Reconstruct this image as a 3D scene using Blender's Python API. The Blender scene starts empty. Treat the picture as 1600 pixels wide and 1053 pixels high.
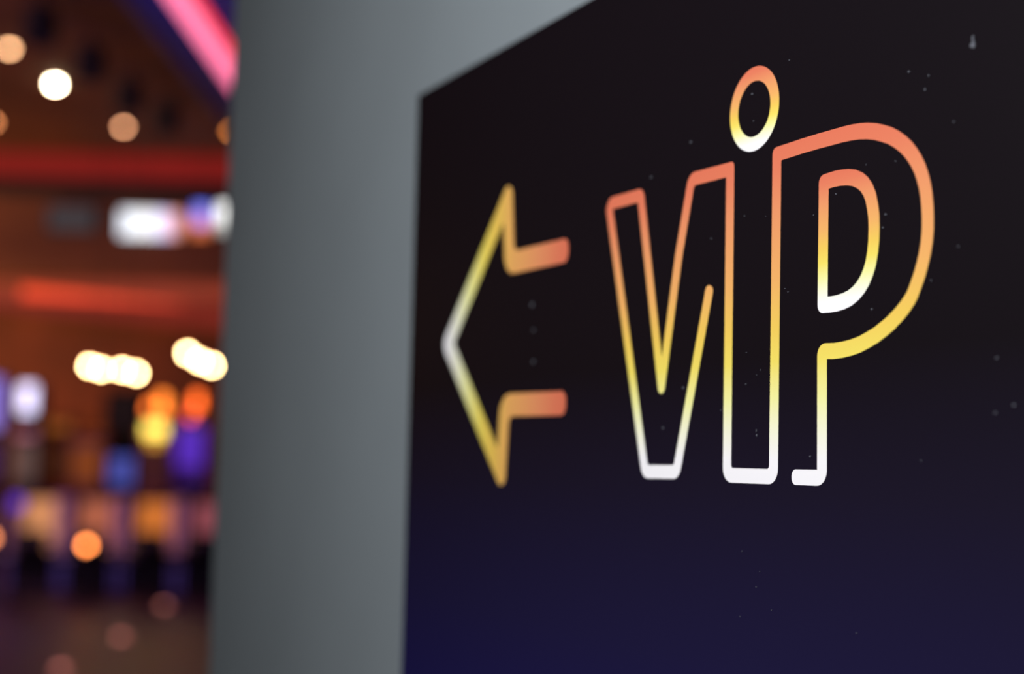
import bpy, bmesh, math, random
from mathutils import Vector, Matrix
random.seed(7)
sc = bpy.context.scene
COL = sc.collection

# ------------------------------------------------------------------ camera
FPX, CX, CY = 2350.0, 800.0, 526.5
EYE = Vector((0, 0, 1.6))
up_c = Vector((700, 29362, -2350)).normalized()          # world Z in camera space
y_c = Vector((-1115, -161.5, -2350))                     # direction along the sign wall
y_c = (y_c - up_c * y_c.dot(up_c)).normalized()
x_c = y_c.cross(up_c)
ROT = Matrix((x_c, y_c, up_c))                           # camera space -> world
cam_d = bpy.data.cameras.new('camera')
cam = bpy.data.objects.new('camera', cam_d)
COL.objects.link(cam)
cam.matrix_world = Matrix.Translation(EYE) @ ROT.to_4x4()
cam_d.sensor_width = 36.0
cam_d.lens = FPX * 36.0 / 1600.0
cam_d.clip_start = 0.05
cam_d.clip_end = 200
sc.camera = cam

WALL_X = 0.457                                           # distance from the lens to the sign wall
def ray(px, py):
    return ROT @ Vector((px - CX, -(py - CY), -FPX))
def on_wall(px, py, x=WALL_X):                           # point of the sign wall
    r = ray(px, py)
    return EYE + r * (x / r.x)
fwd = ray(CX, CY); fwd.z = 0; fwd.normalize()
rgt = Vector((fwd.y, -fwd.x, 0))
def hall(u, v, z=0.0):                                   # hall coordinates: u right, v away, z height
    return rgt * u + fwd * v + Vector((0, 0, z))
def seen(px, py, v):                                     # measured point at distance v down the hall -> (u, z)
    r = ray(px, py); k = v / r.dot(fwd)
    return r.dot(rgt) * k, EYE.z + r.z * k
HALL_ROT = math.atan2(rgt.y, rgt.x)

cam_d.dof.use_dof = True
foc = on_wall(1270, 450)
view_axis = ray(CX, CY).normalized()
cam_d.dof.focus_distance = (foc - EYE).dot(view_axis)
APERTURE = 0.0153                                        # entrance pupil in metres
cam_d.dof.aperture_fstop = cam_d.lens / 1000.0 / APERTURE
cam_d.dof.aperture_blades = 0

# ------------------------------------------------------------------ world, lights, exposure
w = bpy.data.worlds.new('world'); sc.world = w; w.use_nodes = True
bg = w.node_tree.nodes['Background']
bg.inputs[0].default_value = (0.9, 0.6, 0.5, 1); bg.inputs[1].default_value = 0.01
sc.view_settings.view_transform = 'Standard'; sc.view_settings.look = 'None'
sc.view_settings.exposure = 0; sc.view_settings.gamma = 1; sc.view_settings.use_curve_mapping = False
sc.cycles.use_denoising = True
sc.cycles.sample_clamp_indirect = 4
sc.cycles.max_bounces = 5
sc.cycles.caustics_reflective = False
sc.cycles.use_adaptive_sampling = False

def area(name, loc, target, size, power, color):
    d = bpy.data.lights.new(name, 'AREA'); d.energy = power; d.color = color; d.size = size; d.shape = 'DISK'
    o = bpy.data.objects.new(name, d); COL.objects.link(o); o.location = loc
    o.rotation_euler = (Vector(target) - Vector(loc)).to_track_quat('-Z', 'Y').to_euler()
    return o
area('corridor_lamp', (WALL_X - 1.0, 0.50, 2.1), (WALL_X, 0.6, 1.6), 0.30, 14.6, (0.985, 0.985, 1.0))
area('hall_fill_warm', hall(-9.5, 8, 5.2), hall(-5.5, 20, 2.5), 1.2, 110, (1.0, 0.45, 0.20))  # unseen warm fill added to light the machines and the far wall
area('hall_fill_ceiling', hall(-10, 15.5, 3.2), hall(-5.0, 18, 6.0), 1.0, 120, (1.0, 0.45, 0.14))  # unseen uplight added to brighten the brown ceiling
area('hall_fill_back', hall(-11, 21.0, 3.0), hall(-6.5, 26, 3.3), 1.0, 260, (1.0, 0.45, 0.16))  # out-of-view fill added to brighten the back wall
area('hall_fill_violet', hall(-7.5, 11, 3.6), hall(-6, 17.5, 0.6), 0.8, 130, (0.5, 0.25, 1.0))  # unseen violet fill added to tint machines and floor
area('hall_fill_blue', hall(-1.0, 7.0, 1.2), hall(-1.9, 9.5, 4.0), 0.6, 55, (0.26, 0.28, 1.0))  # unseen blue fill added to bring up the navy of the raft

# ------------------------------------------------------------------ helpers
def lin(c):
    f = lambda v: v / 12.92 if v <= 0.04045 else ((v + 0.055) / 1.055) ** 2.4
    return tuple(f(x / 255.0) for x in c) + (1.0,)
MATS = {}
def mat(name, rgb, rough=0.6, metal=0.0, noise=0.0, scale=8.0, spec=0.5, bump=0.0):
    if name in MATS: return MATS[name]
    m = bpy.data.materials.new(name); m.use_nodes = True; nt = m.node_tree
    b = nt.nodes['Principled BSDF']; c = lin(rgb)
    b.inputs['Base Color'].default_value = c; b.inputs['Roughness'].default_value = rough
    b.inputs['Metallic'].default_value = metal; b.inputs['Specular IOR Level'].default_value = spec
    if noise or bump:
        tc = nt.nodes.new('ShaderNodeTexCoord'); n = nt.nodes.new('ShaderNodeTexNoise')
        n.inputs['Scale'].default_value = scale; n.inputs['Detail'].default_value = 4
        nt.links.new(tc.outputs['Object'], n.inputs['Vector'])
        if noise:
            r = nt.nodes.new('ShaderNodeValToRGB')
            r.color_ramp.elements[0].position = 0.3; r.color_ramp.elements[1].position = 0.7
            r.color_ramp.elements[0].color = tuple(x * (1 - noise) for x in c[:3]) + (1,)
            r.color_ramp.elements[1].color = tuple(min(1, x * (1 + noise)) for x in c[:3]) + (1,)
            nt.links.new(n.outputs['Fac'], r.inputs[0]); nt.links.new(r.outputs[0], b.inputs['Base Color'])
        if bump:
            bp = nt.nodes.new('ShaderNodeBump'); bp.inputs['Strength'].default_value = bump
            bp.inputs['Distance'].default_value = 0.002
            nt.links.new(n.outputs['Fac'], bp.inputs['Height']); nt.links.new(bp.outputs[0], b.inputs['Normal'])
    MATS[name] = m
    return m
def glow(name, rgb, power, blend=None, axis=0, stops=None):
    """glowing surface (lamp glass, screen, canopy lit by its strip); stops = picture on a screen along its own width/height"""
    if name in MATS: return MATS[name]
    m = bpy.data.materials.new(name); m.use_nodes = True; nt = m.node_tree
    b = nt.nodes['Principled BSDF']; b.inputs['Base Color'].default_value = (0.02, 0.02, 0.02, 1)
    b.inputs['Roughness'].default_value = 0.4; b.inputs['Specular IOR Level'].default_value = 0.1
    b.inputs['Emission Color'].default_value = lin(rgb); b.inputs['Emission Strength'].default_value = power
    if stops:
        tc = nt.nodes.new('ShaderNodeTexCoord'); sp = nt.nodes.new('ShaderNodeSeparateXYZ'); r = nt.nodes.new('ShaderNodeValToRGB')
        nt.links.new(tc.outputs['Generated'], sp.inputs[0]); nt.links.new(sp.outputs[axis], r.inputs[0])
        e = r.color_ramp.elements
        while len(e) < len(stops): e.new(0.5)
        for i, (p, c) in enumerate(stops):
            e[i].position = p; e[i].color = lin(c)
        nt.links.new(r.outputs[0], b.inputs['Emission Color'])
    MATS[name] = m
    return m

def link(name, bm, m, parent=None, smooth=False, label=None):
    me = bpy.data.meshes.new(name); bmesh.ops.recalc_face_normals(bm, faces=bm.faces)
    bm.to_mesh(me); bm.free()
    if smooth:
        for p in me.polygons: p.use_smooth = True
    if m: me.materials.append(m)
    o = bpy.data.objects.new(name, me); COL.objects.link(o)
    if parent: o.parent = parent
    if label: o['label'] = label
    return o
def box(bm, x0, x1, y0, y1, z0, z1, bev=0.0):
    r = bmesh.ops.create_cube(bm, size=1.0)
    for v in r['verts']:
        v.co = Vector(((x0 + x1) / 2 + v.co.x * (x1 - x0), (y0 + y1) / 2 + v.co.y * (y1 - y0), (z0 + z1) / 2 + v.co.z * (z1 - z0)))
    if bev:
        es = list({e for v in r['verts'] for e in v.link_edges})
        bmesh.ops.bevel(bm, geom=es, offset=bev, segments=2, affect='EDGES')
def boxes(*args):
    bm = bmesh.new()
    for a in args: box(bm, *a)
    return bm
def prism(bm, prof, x0, x1):                             # profile in (y, z), extruded along x
    a = [bm.verts.new((x0, y, z)) for y, z in prof]; b = [bm.verts.new((x1, y, z)) for y, z in prof]
    bm.faces.new(a); bm.faces.new(b[::-1]); n = len(prof)
    for i in range(n): bm.faces.new((a[i], a[(i + 1) % n], b[(i + 1) % n], b[i]))
def lathe(bm, prof, seg=20, loc=(0, 0, 0)):              # profile in (r, z)
    rings = []
    for r, z in prof:
        if r < 1e-6: rings.append([bm.verts.new((loc[0], loc[1], loc[2] + z))])
        else: rings.append([bm.verts.new((loc[0] + r * math.cos(2 * math.pi * i / seg), loc[1] + r * math.sin(2 * math.pi * i / seg), loc[2] + z)) for i in range(seg)])
    for a, b in zip(rings, rings[1:]):
        for i in range(seg):
            j = (i + 1) % seg
            if len(a) == 1 and len(b) == 1: continue
            if len(a) == 1: bm.faces.new((a[0], b[i], b[j]))
            elif len(b) == 1: bm.faces.new((a[i], a[j], b[0]))
            else: bm.faces.new((a[i], a[j], b[j], b[i]))
def sphere(bm, r, loc=(0, 0, 0), sz=1.0, seg=18):
    n = 10
    lathe(bm, [(r * math.sin(math.pi * i / n), -r * sz * math.cos(math.pi * i / n)) for i in range(n + 1)], seg, loc)
def thing(name, label, cat, loc, rz=0.0, group=None):
    o = bpy.data.objects.new(name, None); COL.objects.link(o); o.empty_display_size = 0.1
    o.location = loc; o.rotation_euler = (0, 0, rz); o['label'] = label; o['category'] = cat
    if group: o['group'] = group
    return o
def copy_thing(root, loc, label, rz=None):
    c = root.copy(); COL.objects.link(c); c.location = loc; c['label'] = label
    if rz is not None: c.rotation_euler = (0, 0, rz)
    for ch in list(root.children):
        d = ch.copy(); COL.objects.link(d); d.parent = c
        for g in list(ch.children):
            e = g.copy(); COL.objects.link(e); e.parent = d
    return c
def struct(o):
    o['kind'] = 'structure'; return o

# ------------------------------------------------------------------ structure
CEIL = 6.0
# grey painted wall that carries the sign; it ends on the left, the hall opens behind
m_wall = mat('grey_wall_paint', (131, 140, 145), 0.75, noise=0.035, scale=5, bump=0.25)
end_y = on_wall(345, 540).y
bm = boxes((WALL_X, WALL_X + 0.42, -3.0, end_y, 0.0, CEIL, 0.004))
struct(link('wall_right', bm, m_wall))

# polished dark floor
m = bpy.data.materials.new('polished_dark_floor'); m.use_nodes = True; nt = m.node_tree; b = nt.nodes['Principled BSDF']
tc = nt.nodes.new('ShaderNodeTexCoord'); n = nt.nodes.new('ShaderNodeTexNoise'); n.inputs['Scale'].default_value = 1.3
r = nt.nodes.new('ShaderNodeValToRGB'); r.color_ramp.elements[0].color = lin((50, 27, 52)); r.color_ramp.elements[1].color = lin((70, 40, 60))
nt.links.new(tc.outputs['Object'], n.inputs['Vector']); nt.links.new(n.outputs['Fac'], r.inputs[0]); nt.links.new(r.outputs[0], b.inputs['Base Color'])
b.inputs['Roughness'].default_value = 0.42; b.inputs['Specular IOR Level'].default_value = 0.2
def hall_slab(name, u0, u1, v0, v1, z0, z1, m, parent=None, smooth=False):
    bm = boxes((u0, u1, v0, v1, z0, z1))
    o = link(name, bm, m, parent)
    if parent is None: o.rotation_euler = (0, 0, HALL_ROT)
    return o
struct(hall_slab('floor', -16, 8, -4, 30, -0.1, 0.0, m))
m_ceil = mat('brown_ceiling', (92, 52, 30), 0.8, noise=0.35, scale=0.9)
struct(hall_slab('ceiling', -16, 8, -4, 30, CEIL, CEIL + 0.1, m_ceil))
m_back = mat('brown_back_wall', (104, 52, 32), 0.75, noise=0.35, scale=1.1)
struct(hall_slab('wall_back', -16, 8, 26.0, 26.2, 0, CEIL, m_back))
struct(hall_slab('wall_left', -16.2, -16, -4, 26.2, 0, CEIL, m_back))

# bulkhead across the hall with a red light band over it
VB = 22.4
uL, zt = seen(0, 234, VB); _, z2 = seen(180, 434, VB)
bulk = struct(hall_slab('wall_bulkhead', -15.9, 7.9, VB, VB + 0.5, z2, CEIL - 0.001, mat('brown_bulkhead', (116, 76, 50), 0.75, noise=0.2, scale=0.8)))
bulk.name = 'wall_front'
_, zc = seen(180, 282, VB); _, zd = seen(180, 242, VB)
struct(hall_slab('trim_1', -15.9, 7.9, VB - 0.06, VB, zc - 0.25, zc, mat('dark_trim', (20, 13, 20), 0.7)))
band = hall_slab('light_band', -15.9, 7.9, VB - 0.12, VB, zc, zd, glow('red_band_light', (122, 20, 16), 1.0))
band['label'] = 'long dull red light band running across the hall above the screens'; band['category'] = 'light band'

# ceiling raft with pink light strip, navy edges
m_raft = mat('navy_raft', (66, 66, 124), 0.5)
ZR = 4.2
def on_level(px, py, z):
    r = ray(px, py); return EYE + r * ((z - EYE.z) / r.z)
a = on_level(168, -40, ZR); bq = on_level(370, 212, ZR)
dirv = (bq - a); dirv.z = 0; L = dirv.length; dirv.normalize()
raft = thing('ceiling_raft', 'navy hanging ceiling raft with a pink light strip along its slanting edge', 'ceiling panel', a - dirv * 4)
raft.rotation_euler = (0, 0, math.atan2(dirv.y, dirv.x))
side = -1.0                                              # raft spreads to the right of the edge
nrm = Vector((-dirv.y, dirv.x, 0))
if nrm.dot(rgt) > 0: side = 1.0
def ry(a0, a1): return (min(a0 * side, a1 * side), max(a0 * side, a1 * side))
LL = L + 3.65
y0, y1 = ry(0.0, 3.4)
link('panel', boxes((0, LL, y0, y1, 0.02, 0.22, 0.01)), m_raft, raft)
y0, y1 = ry(0.0, 0.05)
link('edge_fascia', boxes((0, LL, y0, y1, -0.03, 0.018)), mat('navy_edge', (62, 60, 92), 0.5), raft)
y0, y1 = ry(0.24, 0.37)
link('light_strip', boxes((0, LL - 0.1, y0, y1, -0.01, 0.018)), glow('pink_strip', (255, 118, 160), 1.6), raft, label='pink light strip')
y0, y1 = ry(0.375, 0.42)
link('light_strip', boxes((0, LL - 0.1, y0, y1, -0.01, 0.018)), glow('red_strip', (255, 60, 70), 1.4), raft, label='red light strip beside the pink one')
for k in range(3):
    x = 1.5 + k * 3
    bm = bmesh.new(); lathe(bm, [(0.012, 0.22), (0.012, CEIL - ZR)], 8, (x, side * 1.2, 0)); link('hanger', bm, m_raft, raft)

# lower canopy: the strip's orange-red light is put into fascia and soffit as glow
def strip_between(name, p0, p1, v0, v1, h, m, thick=0.05, h1=None):   # bar from one measured top-edge point to another
    (ua, za), (ub, zb_) = seen(*p0, v0), seen(*p1, v1)
    A, B = hall(ua, v0, za), hall(ub, v1, zb_)
    d = B - A; bm = bmesh.new(); t = Vector((d.y, -d.x, 0)).normalized() * thick
    vs = [bm.verts.new(p) for p in (A, B, B - Vector((0, 0, h1 or h)), A - Vector((0, 0, h)), A - t, B - t, B - t - Vector((0, 0, h1 or h)), A - t - Vector((0, 0, h)))]
    for f in ((0, 1, 2, 3), (7, 6, 5, 4), (0, 4, 5, 1), (1, 5, 6, 2), (2, 6, 7, 3), (3, 7, 4, 0)): bm.faces.new([vs[i] for i in f])
    return link(name, bm, m)
V1 = 21.6
can = thing('canopy', 'orange red lit canopy over the machines, its lower edge sloping down to the right', 'canopy', hall(0, 0, 0))
for o in (strip_between('fascia', (-700, 428), (1000, 450), V1, V1, 0.28, glow('canopy_fascia_glow', (140, 52, 30), 1.0), 0.08),
          strip_between('soffit', (-30, 440), (620, 506), V1 + 0.1, V1 + 1.0, 0.36, glow('canopy_soffit_glow', (120, 34, 22), 1.0), 0.08),
          strip_between('light_strip', (34, 447), (285, 476), V1 - 0.02, V1 - 0.02, 0.17, glow('canopy_strip', (236, 72, 38), 1.3), 0.05, 0.01)):
    o.parent = can; o.location = -can.location

# ------------------------------------------------------------------ the sign
def stroke_loops(pts, wd, closed=False, cap=0.9):
    """pts: (y, z, outer radius, inner radius) in units of half width; returns outline loops"""
    h = wd / 2; P = [Vector((p[0], p[1])) for p in pts]; n = len(P)
    def perp(d): return Vector((-d.y, d.x))
    def side_line(sgn):
        out = []
        for i in range(n):
            p = P[i]
            if not closed and i == 0:
                d = (P[1] - p).normalized(); out.append((p + perp(d) * h * sgn, cap * h)); continue
            if not closed and i == n - 1:
                d = (p - P[i - 1]).normalized(); out.append((p + perp(d) * h * sgn, cap * h)); continue
            d0 = (p - P[i - 1]).normalized(); d1 = (P[(i + 1) % n] - p).normalized()
            n0, n1 = perp(d0), perp(d1); m_ = (n0 + n1).normalized(); k = h / max(0.05, m_.dot(n0))
            turn = d0.x * d1.y - d0.y * d1.x             # >0 turns left, perp side is the inner side
            inner = (turn * sgn) > 0
            out.append((p + m_ * k * sgn, (pts[i][3] if inner else pts[i][2]) * h))
        return out
    def fillet(cs):
        res = []; m_ = len(cs)
        for i in range(m_):
            (p, R) = cs[i]; a = cs[i - 1][0]; b_ = cs[(i + 1) % m_][0]
            da = (a - p); db = (b_ - p); la, lb = da.length, db.length; da.normalize(); db.normalize()
            ang = math.acos(max(-1, min(1, da.dot(db))))
            if R <= 1e-6 or ang > math.pi - 0.02: res.append(p); continue
            t = min(R / math.tan(ang / 2), la * 0.49 if la < 4 * h else la * 0.9, lb * 0.49 if lb < 4 * h else lb * 0.9)
            R = t * math.tan(ang / 2)
            c = p + (da + db).normalized() * (R / math.sin(ang / 2))
            s = p + da * t - c; e = p + db * t - c
            a0 = math.atan2(s.y, s.x); a1 = math.atan2(e.y, e.x); dd = (a1 - a0 + math.pi) % (2 * math.pi) - math.pi
            k = max(3, int(abs(dd) / 0.18))
            for j in range(k + 1):
                an = a0 + dd * j / k; res.append(c + Vector((math.cos(an), math.sin(an))) * R)
        return res
    A, B = side_line(1), side_line(-1)
    if closed: return [fillet(A), fillet(B)]
    return [fillet(A + B[::-1])]
def flat_print(name, loops, x_face, thick, m, parent, tfun):
    cu = bpy.data.curves.new(name, 'CURVE'); cu.dimensions = '2D'; cu.fill_mode = 'BOTH'; cu.extrude = thick / 2
    for lp in loops:
        s = cu.splines.new('POLY'); s.points.add(len(lp) - 1); s.use_cyclic_u = True
        for q, p in zip(s.points, lp): q.co = (p.x, p.y, 0, 1)
    tmp = bpy.data.objects.new(name, cu); COL.objects.link(tmp)
    me = bpy.data.meshes.new_from_object(tmp); bpy.data.objects.remove(tmp)
    for v in me.vertices:
        y, z, t = v.co
        v.co = (x_face - thick / 2 + t, y, z)
    uv = me.uv_layers.new(name='ramp')
    for l in me.loops:
        v = me.vertices[l.vertex_index].co; uv.data[l.index].uv = (tfun(v), 0.5)
    me.name = name; me.materials.clear(); me.materials.append(m)
    o = bpy.data.objects.new(name, me); COL.objects.link(o); o.parent = parent
    return o

# printed colours: red-orange at the top through yellow to white at the bottom
mp = bpy.data.materials.new('gradient_print'); mp.use_nodes = True; nt = mp.node_tree; b = nt.nodes['Principled BSDF']
uvn = nt.nodes.new('ShaderNodeUVMap'); uvn.uv_map = 'ramp'; sp = nt.nodes.new('ShaderNodeSeparateXYZ'); r = nt.nodes.new('ShaderNodeValToRGB')
nt.links.new(uvn.outputs[0], sp.inputs[0]); nt.links.new(sp.outputs[0], r.inputs[0]); nt.links.new(r.outputs[0], b.inputs['Base Color'])
stops = [(0.0, (250, 248, 252)), (0.07, (250, 248, 250)), (0.16, (246, 246, 214)), (0.25, (242, 240, 160)), (0.36, (240, 220, 98)),
         (0.46, (238, 200, 88)), (0.60, (236, 173, 98)), (0.80, (229, 146, 98)), (0.93, (222, 121, 89)), (1.0, (219, 114, 85))]
e = r.color_ramp.elements
while len(e) < len(stops): e.new(0.5)
for i, (p, c) in enumerate(stops): e[i].position = p; e[i].color = lin(c)
b.inputs['Roughness'].default_value = 0.55; b.inputs['Specular IOR Level'].default_value = 0.25

# black board fading into navy towards the bottom
mb_ = bpy.data.materials.new('sign_board_print'); mb_.use_nodes = True; nt = mb_.node_tree; b = nt.nodes['Principled BSDF']
tc = nt.nodes.new('ShaderNodeTexCoord'); sp = nt.nodes.new('ShaderNodeSeparateXYZ'); mr = nt.nodes.new('ShaderNodeMapRange'); r = nt.nodes.new('ShaderNodeValToRGB')
p_top, p_low = on_wall(700, 620), on_wall(640, 1053)
mr.inputs['From Min'].default_value = p_low.z - 0.02; mr.inputs['From Max'].default_value = p_top.z + 0.01
nt.links.new(tc.outputs['Object'], sp.inputs[0]); nt.links.new(sp.outputs[2], mr.inputs['Value']); nt.links.new(mr.outputs[0], r.inputs[0])
e = r.color_ramp.elements
e[0].position = 0; e[0].color = lin((31, 27, 80)); e[1].position = 1; e[1].color = lin((20, 15, 20))
k = e.new(0.35); k.color = lin((30, 26, 60)); k = e.new(0.72); k.color = lin((26, 21, 38))
nt.links.new(r.outputs[0], b.inputs['Base Color'])
b.inputs['Roughness'].default_value = 0.45; b.inputs['Specular IOR Level'].default_value = 0.08

BT = 0.003
XF = WALL_X - BT                                         # front of the board
c_tl = on_wall(650, 151, XF)
sign_left = on_wall(640, 600, XF).y
sign_bot = 0.85
sign_right = 0.10
sign = thing('direction_sign', 'black and navy board with orange arrow outline pointing left and VIP lettering', 'sign',
             (WALL_X, c_tl.y, sign_bot))
def at_sign(o):                                          # meshes are in world numbers, sign Empty sits at its lower corner
    o.location = -sign.location; return o
at_sign(link('board', boxes((XF, WALL_X, sign_right, sign_left, sign_bot, c_tl.z, 0.0004)), mb_, sign))
def sp_(px, py, ro=1.0, ri=0.0):
    q = on_wall(px, py, XF); return (q.y, q.z, ro, ri)
def v_len(px, py, dpx):
    return abs(on_wall(px, py - dpx / 2, XF).z - on_wall(px, py + dpx / 2, XF).z)
W1 = v_len(1210, 400, 23.2)
g6 = lambda X, Y, *k: sp_(1180 + X / 3.29, 160 + Y / 3.29, *k)
g8 = lambda X, Y, *k: sp_(1180 + X / 2.925, 440 + Y / 2.925, *k)
line = [sp_(1109.8, 446), sp_(1056.9, 737.4, 2.1, .6), sp_(1007.9, 736.8, 2.1, .6), sp_(951.3, 318.9, 2.0, .2), sp_(1001.2, 304.9, 1.7, .2),
        sp_(1033.6, 604.5, 1.0, .05), sp_(1060.6, 400, 1, 1), sp_(1080.7, 280.2, 2.3, .6), sp_(1141.2, 264.4, .8, 0), sp_(1135.9, 742.4, 2.1, .5),
        sp_(1208.7, 744.8, 2.1, .5), sp_(1214.2, 241, .9, 0)]
line += [g6(*p, 0, 0) for p in ((250, 222), (330, 198), (400, 179), (450, 165), (495, 155), (537, 148.5), (578, 147), (618, 150), (657, 159), (694, 171), (728, 190), (758, 212),
                                 (785, 238), (808, 268), (829, 302), (847, 340), (861, 382), (873, 430), (881, 480), (886, 540), (888, 600), (887, 660),
                                 (882, 720), (873, 775), (861, 828), (847, 880), (830, 930), (810, 985))]
line += [g8(*p, 0, 0) for p in ((708, 80), (683, 118), (655, 152), (624, 185), (590, 215), (554, 243), (515, 267), (478, 287), (440, 301), (400, 311), (360, 317))]
line += [g8(306, 318, 1.8, 0), g8(305.5, 897, 2.0, 0), g8(167, 893)]
z_hi, z_lo = on_wall(1221, 227, XF).z, on_wall(1284, 760.5, XF).z
at_sign(flat_print('lettering', stroke_loops(line, W1), XF, 0.0001, mp, sign, lambda v: (v.z - z_lo) / (z_hi - z_lo)))['label'] = 'letters V, i and P drawn as one continuous outline, orange at the top fading to white'
# ring over the i
ce = on_wall(1178.4, 170.2, XF); ro = v_len(1178.4, 170, 131) / 2; rm = ro - W1 / 2
ring = [[Vector((ce.y + q * math.cos(2 * math.pi * i / 64), ce.z + q * math.sin(2 * math.pi * i / 64))) for i in range(64)] for q in (ro, ro - W1)]
at_sign(flat_print('dot_ring', ring, XF, 0.0001, mp, sign, lambda v: (v.z - ce.z + ro) / (2 * ro)))['label'] = 'ring over the letter i'
# counter of the P
cn = [g6(353, 411, 1.4, 0)] + [g6(*p, 0, 0) for p in ((380, 402), (410, 393), (440, 387), (478, 384), (510, 388), (540, 402), (562, 421), (580, 449), (594, 485), (604, 535), (611, 590), (612, 650), (610, 710), (604, 770),
      (594, 828), (581, 873), (564, 915), (543, 950), (518, 980), (488, 1005), (455, 1022), (420, 1033), (390, 1038))] + [g6(346.5, 1042, 1.1, 0)]
cz1, cz0 = g6(480, 338)[1], g6(340, 1085)[1]
at_sign(flat_print('letter_counter', stroke_loops(cn, W1 * 1.02, True), XF, 0.0001, mp, sign, lambda v: (v.z - cz0) / (cz1 - cz0)))['label'] = 'inner outline of the P'
# arrow
W2 = v_len(838, 400, 35.5)
g3 = lambda X, Y, *k: sp_(640 + X / 3.51, 260 + Y / 3.51, *k)
g4 = lambda X, Y, *k: sp_(640 + X / 3.51, 520 + Y / 3.51, *k)
ar = [g3(871, 457), g3(549, 530, 2.0, .8), g3(538, 176, .9, .1), g3(211, 974, 1.1, .3), g4(500, 766, .9, .1), g4(523, 396, 2.1, .8), g4(856, 385)]
ay0, ay1 = g3(172, 974)[0], g3(871, 457)[0]
at_sign(flat_print('arrow_outline', stroke_loops(ar, W2, cap=.8), XF, 0.0001, mp, sign, lambda v: max(0, (v.y - ay0) / (ay1 - ay0))))['label'] = 'arrow outline pointing left, white at its tip and red at the ends'
# tiny dried specks on the board
bm = bmesh.new()
specks = [(1521, 70, 5, 8), (1521, 60, 2, 7), (1176, 147, 1.6, 2), (1178, 189, 1, 1.4), (1080, 222, 2, 2), (1018, 277, 2, 2), (832, 476, 3, 5), (834, 516, 2, 3.5), (834, 565, 3, 3.8), (1068, 606, 1.8, 2.2),
          (1036.5, 668.5, 2, 2.4), (1166, 600, 1, 1.5), (1183, 680, 1.3, 3), (1182.4, 673, .7, 3.5), (1189, 578, 1, 1.2), (1266.5, 713, 1.7, 1.8), (1384.5, 335, 2.2, 1.6), (1380.5, 355.5, 2, 1.6), (1421, 112, 2, 1.8),
          (1446, 140, 2, 2), (1452, 118, 1.6, 1.6), (1491, 190, 1.6, 1.4), (1363, 483, 2.2, 1.8), (1307, 303, 1.4, 1.4), (1558, 559, 2.6, 2), (1585, 633, 3, 2.4), (1556, 645, 2.4, 2), (1456, 438, 1.4, 1.4),
          (1112, 373, 1, 1.6), (1234, 94, 1, 1.3), (1164, 337.5, .8, 1.4), (1197, 338, .8, .8), (1167, 551, .8, .9), (1183, 586, .8, .9), (1354, 257, 1, 1), (1272, 336, 1, 1), (1227, 451, 1, 1), (1232, 456, 1, 1),
          (1188, 893, .8, .9), (1160, 861, .8, .9), (1182, 917, .9, .9), (1206, 953, .8, .8), (1157, 963, .8, .8), (1339, 989, 1, 1), (1127, 641, 1, 1), (1400, 252, 1.2, 1.2), (1498, 385, 1.5, 1.5), (1440, 720, 1.2, 1.2)]
for (x, y, a_, b2) in specks:
    q = on_wall(x, y, XF); hw = v_len(x, y, 2) / 2 * 0.8; ph = random.random() * 6
    vs = []
    for i in range(9):
        an = 2 * math.pi * i / 9; k = 1 + 0.25 * math.sin(3 * an + ph)
        vs.append((q.y + math.cos(an) * a_ * hw * 1.4 * k, q.z + math.sin(an) * b2 * hw * k * .85))
    f = [bm.verts.new((XF - 0.0004, *p)) for p in vs]; g = [bm.verts.new((XF, *p)) for p in vs]
    bm.faces.new(f)
    for i in range(9): bm.faces.new((f[i], f[(i + 1) % 9], g[(i + 1) % 9], g[i]))
o = at_sign(link('dust_specks', bm, mat('grey_specks', (92, 95, 104), 0.8), sign)); o['kind'] = 'stuff'; o['label'] = 'tiny pale specks and dried drips'

# ------------------------------------------------------------------ ceiling downlights
m_can = mat('black_metal', (16, 14, 16), 0.7)
def downlight(px, py, rgb, power, label, rad=0.045):
    p = on_level(px, py, CEIL)
    t = thing('ceiling_downlight', label, 'ceiling light', p, 0, 'small round downlights in the brown ceiling')
    bm = bmesh.new(); lathe(bm, [(rad + 0.004, 0), (rad + 0.004, -0.02), (rad + 0.03, -0.02), (rad + 0.03, 0)], 20); link('trim_ring', bm, m_can, t)
    bm = bmesh.new(); sphere(bm, rad, (0, 0, -0.02), 0.8); link('lamp', bm, glow('downlight_%d_%d' % (px, py), rgb, power), t, True)
    return t
downlight(15, 72, (255, 190, 138), 19, 'peach ceiling downlight at the left, above the brightest one')
downlight(86, 128, (255, 236, 190), 110, 'brightest creamy white downlight in the brown ceiling', 0.048)
downlight(193, 195, (255, 178, 130), 17, 'peach ceiling downlight just above the red light band')
downlight(-12, 188, (255, 160, 100), 14, 'peach ceiling downlight cut by the left edge, above the red band')
downlight(362, 200, (255, 150, 70), 16, 'amber ceiling downlight half hidden behind the end of the grey wall')
# black ceiling spotlights (switched off)
sp0 = None
for i, (px, py, lab) in enumerate(((65, 22, 'black spotlight can on the ceiling at the top left'), (143, 84, 'black spotlight can to the right of the brightest downlight'),
                        (203, 140, 'black spotlight can above the peach downlight over the red band'), (262, 176, 'black spotlight can right of the peach downlight over the red band'))):
    p = on_level(px, py - 30, CEIL)
    if sp0 is None:
        sp0 = t = thing('ceiling_spotlight', lab, 'spotlight', p, 0, 'black spotlight cans on the brown ceiling')
        bm = bmesh.new(); lathe(bm, [(0.03, 0), (0.03, -0.12)], 10); link('stem', bm, m_can, t)
        bm = bmesh.new(); lathe(bm, [(0, -0.12), (0.15, -0.14), (0.17, -0.48), (0.14, -0.48), (0.12, -0.3), (0, -0.3)], 20); link('can', bm, m_can, t)
    else: copy_thing(sp0, p, lab)

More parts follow.
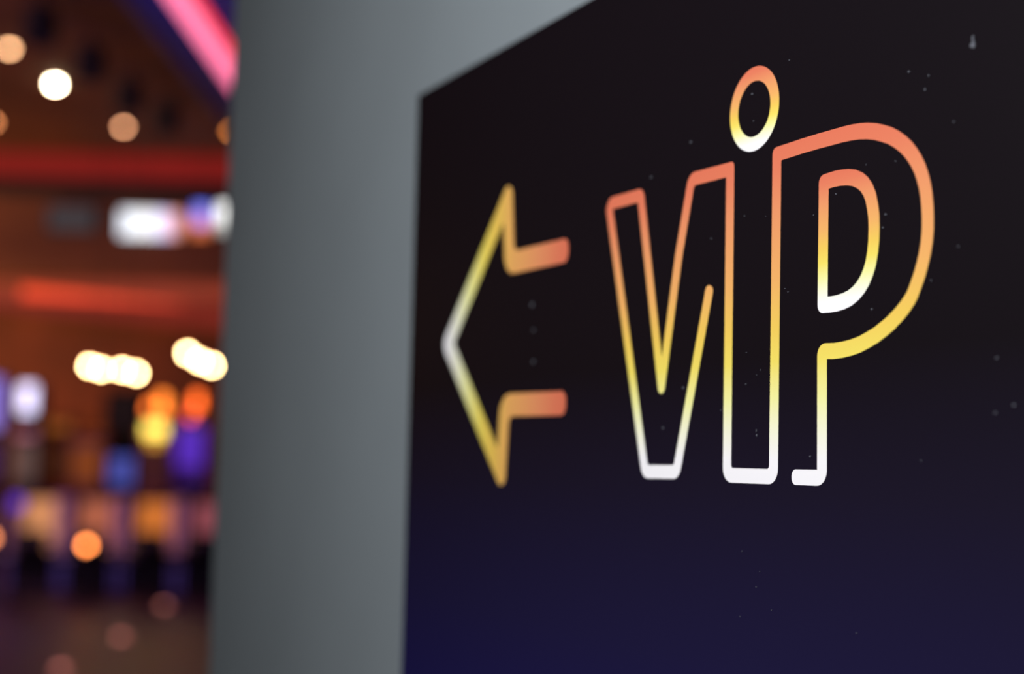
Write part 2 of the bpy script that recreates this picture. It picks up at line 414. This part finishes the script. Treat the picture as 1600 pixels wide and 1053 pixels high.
# ------------------------------------------------------------------ screens on the bulkhead
def screen(px0, px1, py0, py1, m, label, v=VB - 0.10):
    (u0, z0), (u1, z1) = seen(px0, py1, v), seen(px1, py0, v)
    t = thing('wall_screen', label, 'screen', hall((u0 + u1) / 2, v, z0), HALL_ROT)
    hw = (u1 - u0) / 2; H = z1 - z0; f = 0.03
    link('frame', boxes((-hw, hw, -0.02, 0.05, 0, f), (-hw, hw, -0.02, 0.05, H - f, H), (-hw, -hw + f, -0.02, 0.05, f, H - f), (hw - f, hw, -0.02, 0.05, f, H - f)), m_can, t)
    link('display', boxes((-hw + f, hw - f, -0.005, 0.04, f, H - f)), m, t)
    link('bracket', boxes((-0.12, 0.12, 0.05, 0.10, H * .3, H * .7)), m_can, t)
    return t
screen(72, 152, 322, 362, glow('screen_dim', (58, 56, 60), 1.0), 'dim dark grey screen, left of the white one')
screen(184, 290, 328, 372, glow('screen_white', (255, 255, 255), 1.6, axis=0,
       stops=[(0, (235, 242, 255)), (0.45, (255, 255, 255)), (0.72, (205, 195, 245)), (0.88, (225, 150, 130)), (1, (190, 100, 60))]), 'brightest white and lavender screen under the red band')
screen(297, 331, 318, 372, glow('screen_blue_pink', (120, 140, 255), 1.9, axis=2,
       stops=[(0, (190, 90, 40)), (0.3, (215, 120, 80)), (0.45, (205, 150, 225)), (0.62, (160, 140, 235)), (1, (70, 110, 245))]), 'small screen showing blue, pink and orange, beside the white one')
screen(335, 372, 318, 366, glow('screen_grey_white', (250, 250, 250), 2.2, axis=2,
       stops=[(0, (120, 120, 115)), (0.35, (180, 180, 178)), (0.5, (250, 250, 245)), (1, (255, 255, 255))]), 'white screen half hidden behind the end of the grey wall')

# ------------------------------------------------------------------ pendant lamps
VP = 20.2
m_bulb = glow('warm_bulb', (255, 214, 150), 60)
m_shade = mat('copper_shade', (170, 100, 60), 0.4, metal=0.3)
pend0 = None
pend = [(140, 572, 'leftmost of the glaring warm pendant bulbs'), (159, 577, 'second glaring pendant bulb from the left'), (191, 578, 'third glaring pendant bulb from the left'),
        (213, 583, 'fourth glaring pendant bulb from the left, above the orange lamps'), (293, 552, 'highest glaring pendant bulb, left end of the right-hand cluster'),
        (312, 564, 'middle glaring pendant bulb of the right-hand cluster'), (331, 571, 'glaring pendant bulb nearest the grey wall end')]
z_can = seen(180, 520, VP)[1]
for i, (px, py, lab) in enumerate(pend):
    v = VP + (0.25 if i % 2 else 0)
    u, z = seen(px, py, v)
    p = hall(u, v, z)
    if pend0 is None:
        pend0 = t = thing('pendant_lamp', lab, 'pendant lamp', p, 0, 'warm pendant bulbs hanging over the machines')
        bm = bmesh.new(); sphere(bm, 0.04); link('bulb', bm, m_bulb, t, True)
        bm = bmesh.new(); lathe(bm, [(0.02, 0.045), (0.022, 0.10), (0.075, 0.085), (0.08, 0.08), (0.024, 0.105), (0.0, 0.115)], 16); link('shade', bm, m_shade, t, True)
        bm = bmesh.new(); lathe(bm, [(0.006, 0.11), (0.006, 4.0)], 6); link('cord', bm, m_can, t)
        cordlen = CEIL - p.z
    else: t = copy_thing(pend0, p, lab)
    for ch in t.children:
        if ch.name.startswith('cord'): ch.scale = (1, 1, (CEIL - p.z) / 4.0); ch.location.z = 0.0

# ------------------------------------------------------------------ tall machines of the back row
m_cab = mat('dark_cabinet', (40, 28, 34), 0.35, noise=0.2, scale=3)
m_cab2 = mat('burgundy_cabinet', (92, 34, 28), 0.4, noise=0.2, scale=3)
m_deck = mat('deck_metal', (80, 72, 80), 0.35, metal=0.5)
m_black = mat('gloss_black_cabinet', (5, 5, 6), 0.8, spec=0.1)
def sname(tag, rgb): return tag + '_%d_%d_%d' % rgb
def tall_machine(px, v, label, body, top, scr, low, beacon=None, panel=(), wd=0.46, zs=None):
    """top/scr/low = (colour, power) of topper, screen and belly glass; None = dark"""
    u, _ = seen(px, 700, v)
    t = thing('slot_machine', label, 'slot machine', hall(u, v, 0), HALL_ROT, 'tall slot machines in the back row')
    h = wd / 2; top_z = seen(px, 662 if beacon else 640, v)[1]
    if zs: top_z = zs
    bm = bmesh.new(); prism(bm, [(0.30, 0), (0.30, top_z), (0.02, top_z), (-0.05, 1.75), (0.0, 1.7), (-0.02, 1.05), (-0.22, 0.9), (-0.22, 0.82), (-0.05, 0.78), (-0.05, 0.0)], -h, h)
    link('cabinet', bm, body, t)
    def pane(name, z0, z1, spec, y, wf=0.88):
        m_ = glow(sname(name, spec[0]) + str(int(spec[1] * 100)), spec[0], spec[1]) if spec else mat('dark_glass', (8, 8, 10), 0.5, spec=0.15)
        return link(name, boxes((-h * wf, h * wf, y - 0.02, y + 0.0, z0, z1, 0.004)), m_, t)
    pane('screen', 1.12, 1.62, scr, -0.045)
    pane('top_screen', 1.82, top_z - 0.06, top, -0.035)
    pane('belly_glass', 0.15, 0.70, low, -0.052)
    link('button_deck', boxes((-h * .9, h * .9, -0.24, -0.06, 0.905, 0.925)), m_deck, t)
    for q in panel:
        link('lit_panel', boxes((-h * q[2], h * q[2], -0.09, -0.05, q[3], q[4])), glow(sname('panel', q[0]), q[0], q[1]), t)
    if beacon:
        for (dx, z0, z1, rr, c, pw) in beacon:
            bm = bmesh.new(); lathe(bm, [(0, z0), (rr * .9, z0 + .01), (rr, z0 + .03), (rr, z1 - .03), (rr * .7, z1 - .005), (0, z1)], 16, (dx, 0.05, 0))
            link('beacon', bm, glow(sname('beacon', c), c, pw), t, True)
            bm = boxes((dx - 0.03, dx + 0.03, 0.02, 0.08, top_z - 0.01, z0 + 0.004)) if z0 > top_z else boxes((dx - 0.05, dx + 0.05, 0.0, 0.1, top_z - 0.01, top_z + 0.01))
            link('beacon_base', bm, m_can, t)
    return t
VT = 21.0
zz = lambda px, py: seen(px, py, VT)[1]
tall_machine(-23, VT, 'slot machine with a bright lilac top cut by the left edge', m_cab, ((150, 130, 235), 1.1), ((90, 60, 120), .5), ((60, 40, 40), .4), zs=zz(0, 585))
tall_machine(41, VT, 'slot machine topped by a tall white lavender panel', m_cab, None, ((120, 92, 84), .6), ((80, 50, 60), .5), zs=zz(41, 598), wd=0.34,
             panel=(((214, 205, 240), 2.4, .62, zz(41, 645), zz(41, 602)), ((190, 110, 130), .8, .8, zz(41, 684), zz(41, 674))))
tall_machine(88, VT + 1, 'dim brown slot machine between the lavender one and the orange one', m_cab2, ((130, 70, 26), 1.2), ((84, 38, 20), .5), ((60, 36, 40), .5), zs=zz(88, 650))
tall_machine(138, VT, 'slot machine with an orange brown glowing top', m_cab2, ((190, 92, 36), 1.2), ((140, 66, 16), .75), ((60, 36, 40), .5), zs=zz(138, 668))
tall_machine(190, VT + 1, 'slot machine with a black top and a blue screen', m_black, None, None, ((60, 40, 90), .6), zs=zz(190, 604), wd=0.56,
             panel=(((76, 84, 175), .85, .7, 1.06, 1.48),))
OR = (255, 118, 42); YL = (255, 222, 96)
tall_machine(243, VT, 'slot machine carrying orange beacons over a yellow lit panel', m_cab2, ((150, 84, 30), .5), ((88, 34, 30), .4), ((60, 36, 40), .5), zs=zz(243, 664),
             beacon=((-0.12, zz(228, 645), zz(228, 629), 0.05, OR, 4.2), (0.06, zz(250, 650), zz(250, 615), 0.07, (255, 130, 44), 3.6)),
             panel=((YL, 2.7, .6, zz(243, 682), zz(243, 661)), ((230, 160, 50), 1.3, .4, zz(243, 697), zz(243, 680))))
tall_machine(298, VT + 0.6, 'slot machine with an orange beacon over a violet screen', m_cab, ((84, 44, 180), 1.05), ((80, 36, 140), .4), ((120, 50, 60), .7), zs=zz(306, 660), panel=(((88, 46, 186), 1.0, .85, zz(300, 730), zz(300, 670)),),
             beacon=((0.05, zz(312, 640), zz(312, 612), 0.06, (255, 104, 36), 4.2), (-0.02, zz(308, 656), zz(308, 640), 0.05, (255, 86, 60), 3.4)))

# ------------------------------------------------------------------ low machines of the front row
VF = 17.2
zf = lambda px, py: seen(px, py, VF)[1]
def slant_machine(px, label, scr, deck, low, wd=0.60):
    u, _ = seen(px, 800, VF)
    t = thing('slant_top_machine', label, 'slot machine', hall(u, VF, 0), HALL_ROT, 'low slant-top slot machines in the front row')
    h = wd / 2
    bm = bmesh.new(); prism(bm, [(0.35, 0), (0.35, 1.02), (0.22, 1.05), (0.0, 0.50), (-0.24, 0.42), (-0.26, 0.36), (-0.10, 0.32), (-0.10, 0.0)], -h, h); link('cabinet', bm, m_cab, t)
    def slab(name, a, b, off, m_, wf=.64):
        (ya, za), (yb, zb_) = a, b; d = Vector((0, yb - ya, zb_ - za)).normalized(); n_ = Vector((0, -d.z, d.y)) * off
        bm = bmesh.new(); prism(bm, [(ya, za), (yb, zb_), (yb + n_.y, zb_ + n_.z), (ya + n_.y, za + n_.z)], -h * wf, h * wf); return link(name, bm, m_, t)
    slab('screen', (0.015, 0.535), (0.20, 0.995), 0.012, glow(sname('slant', scr[0]), scr[0], scr[1]))
    dk = slab('button_deck', (-0.22, 0.427), (-0.02, 0.494), 0.012, m_deck)
    for k in range(4):
        x = -h * .6 + k * h * .4
        bm = boxes((x - .03, x + .03, -0.16, -0.11, 0.455, 0.48, .004)); link('button', bm, glow(sname('button', deck[0]), deck[0], deck[1]), dk)
    link('belly_glass', boxes((-h * .8, h * .8, -0.115, -0.10, 0.08, 0.28)), mat('dark_glass', (8, 8, 10), 0.5, spec=0.15), t)
    for s in (-1, 1):
        bm = boxes((s * (h - .055), s * h, -0.14, -0.11, 0.34, 1.05)) if s > 0 else boxes((-h, -h + .055, -0.14, -0.11, 0.34, 1.05)); link('edge_light', bm, glow('mauve_edge', (134, 76, 108), 1.0), t)
        bm = boxes((s * (h - .035), s * h, -0.14, -0.11, 0.0, 0.30)) if s > 0 else boxes((-h, -h + .035, -0.14, -0.11, 0.0, 0.30)); link('base_glow', bm, glow('violet_base', (66, 48, 110), .7), t)  # glow added at the base to give the violet streak on the floor
    return t
PE = (226, 150, 96)
slant_machine(60, 'low slot machine with a peach screen beside the violet spot on the left', (PE, .85), (PE, 1.2), ((220, 130, 70), .6))
slant_machine(147, 'low slot machine with a pinkish orange screen above the small round orange light', ((190, 104, 72), .8), (PE, 1), ((196, 120, 84), .6))
slant_machine(238, 'low slot machine with a strong orange screen, under the yellow panel', ((214, 118, 44), .9), (PE, 1), ((220, 120, 40), .75))
slant_machine(326, 'low slot machine with a rosy screen beside the grey wall', ((150, 76, 84), .8), ((200, 80, 110), 1), ((190, 96, 84), .8))
for px, py, c, pw, lab in ((28, 786, (70, 40, 170), 1.6, 'small violet lamp at the left on the low machines'),):
    u, z = seen(px, py, VF - 0.3)

# small round orange lamp low in front of the machines
def ball_lamp(px, py, v, rad, rgb, power, name, label, cat, group=None):
    u, z = seen(px, py, v)
    t = thing(name, label, cat, hall(u, v, 0), 0, group)
    bm = bmesh.new(); sphere(bm, rad, (0, 0, z)); link('globe', bm, glow(sname(name, rgb), rgb, power), t, True)
    bm = bmesh.new(); lathe(bm, [(0, 0), (0.11, 0), (0.11, 0.02), (0.02, 0.03), (0.015, z - rad * .8), (0, z - rad * .8)], 14); link('stand', bm, m_can, t)
    return t
ball_lamp(135, 852, 15.6, 0.036, (255, 140, 70), 19, 'bollard_lamp', 'small round bright orange lamp low in front of the machines', 'lamp')
ball_lamp(-14, 840, 15.6, 0.036, (255, 150, 90), 8, 'bollard_lamp', 'peach lamp cut by the left edge, level with the machine bases', 'lamp')
ball_lamp(27, 786, 15.2, 0.07, (72, 40, 170), 1.7, 'bollard_lamp', 'violet lamp at the left in front of the peach screen', 'lamp')

# small glowing discs on the floor
fl = [(285, 892, 'glowing floor disc nearest the machines, close to the grey wall'), (256, 950, 'second glowing floor disc out from the machines'),
      (189, 1000, 'third glowing floor disc out from the machines'), (95, 1050, 'glowing floor disc at the bottom edge of the picture')]
first = None
for px, py, lab in fl:
    p = on_level(px, py, 0.0)
    if first is None:
        first = t = thing('floor_disc', lab, 'floor light', p, 0, 'small round glowing discs on the floor')
        bm = bmesh.new(); lathe(bm, [(0.07, 0.0), (0.07, 0.012), (0.05, 0.016), (0.05, 0.0)], 18); link('rim', bm, m_can, t)
        bm = bmesh.new(); sphere(bm, 0.046, (0, 0, 0.016), .7); link('lens', bm, glow('floor_disc_glow', (190, 110, 100), 2.4), t, True)
    else: copy_thing(first, p, lab)

# stools in front of the low machines
st0 = None
m_seat = mat('black_leather', (22, 16, 20), 0.5)
for px, lab in ((52, 'dark stool in front of the leftmost peach screen'), (143, 'dark stool below the pinkish orange screen'), (237, 'dark stool below the strong orange screen'), (318, 'dark stool beside the grey wall end')):
    u, _ = seen(px, 900, VF - 1.0)
    p = hall(u, VF - 1.0, 0)
    if st0 is None:
        st0 = t = thing('casino_stool', lab, 'stool', p, HALL_ROT, 'dark stools in front of the low machines')
        bm = bmesh.new(); lathe(bm, [(0, 0), (0.22, 0), (0.22, 0.015), (0.05, 0.04), (0.035, 0.06), (0.035, 0.42), (0, 0.42)], 20); link('pedestal', bm, m_can, t)
        bm = boxes((-.20, .20, -.18, .20, .42, .50, .03)); link('seat', bm, m_seat, t, True)
        bm = boxes((-.19, .19, -.235, -.185, .46, .72, .02)); link('backrest', bm, m_seat, t, True)
    else: copy_thing(st0, p, lab)
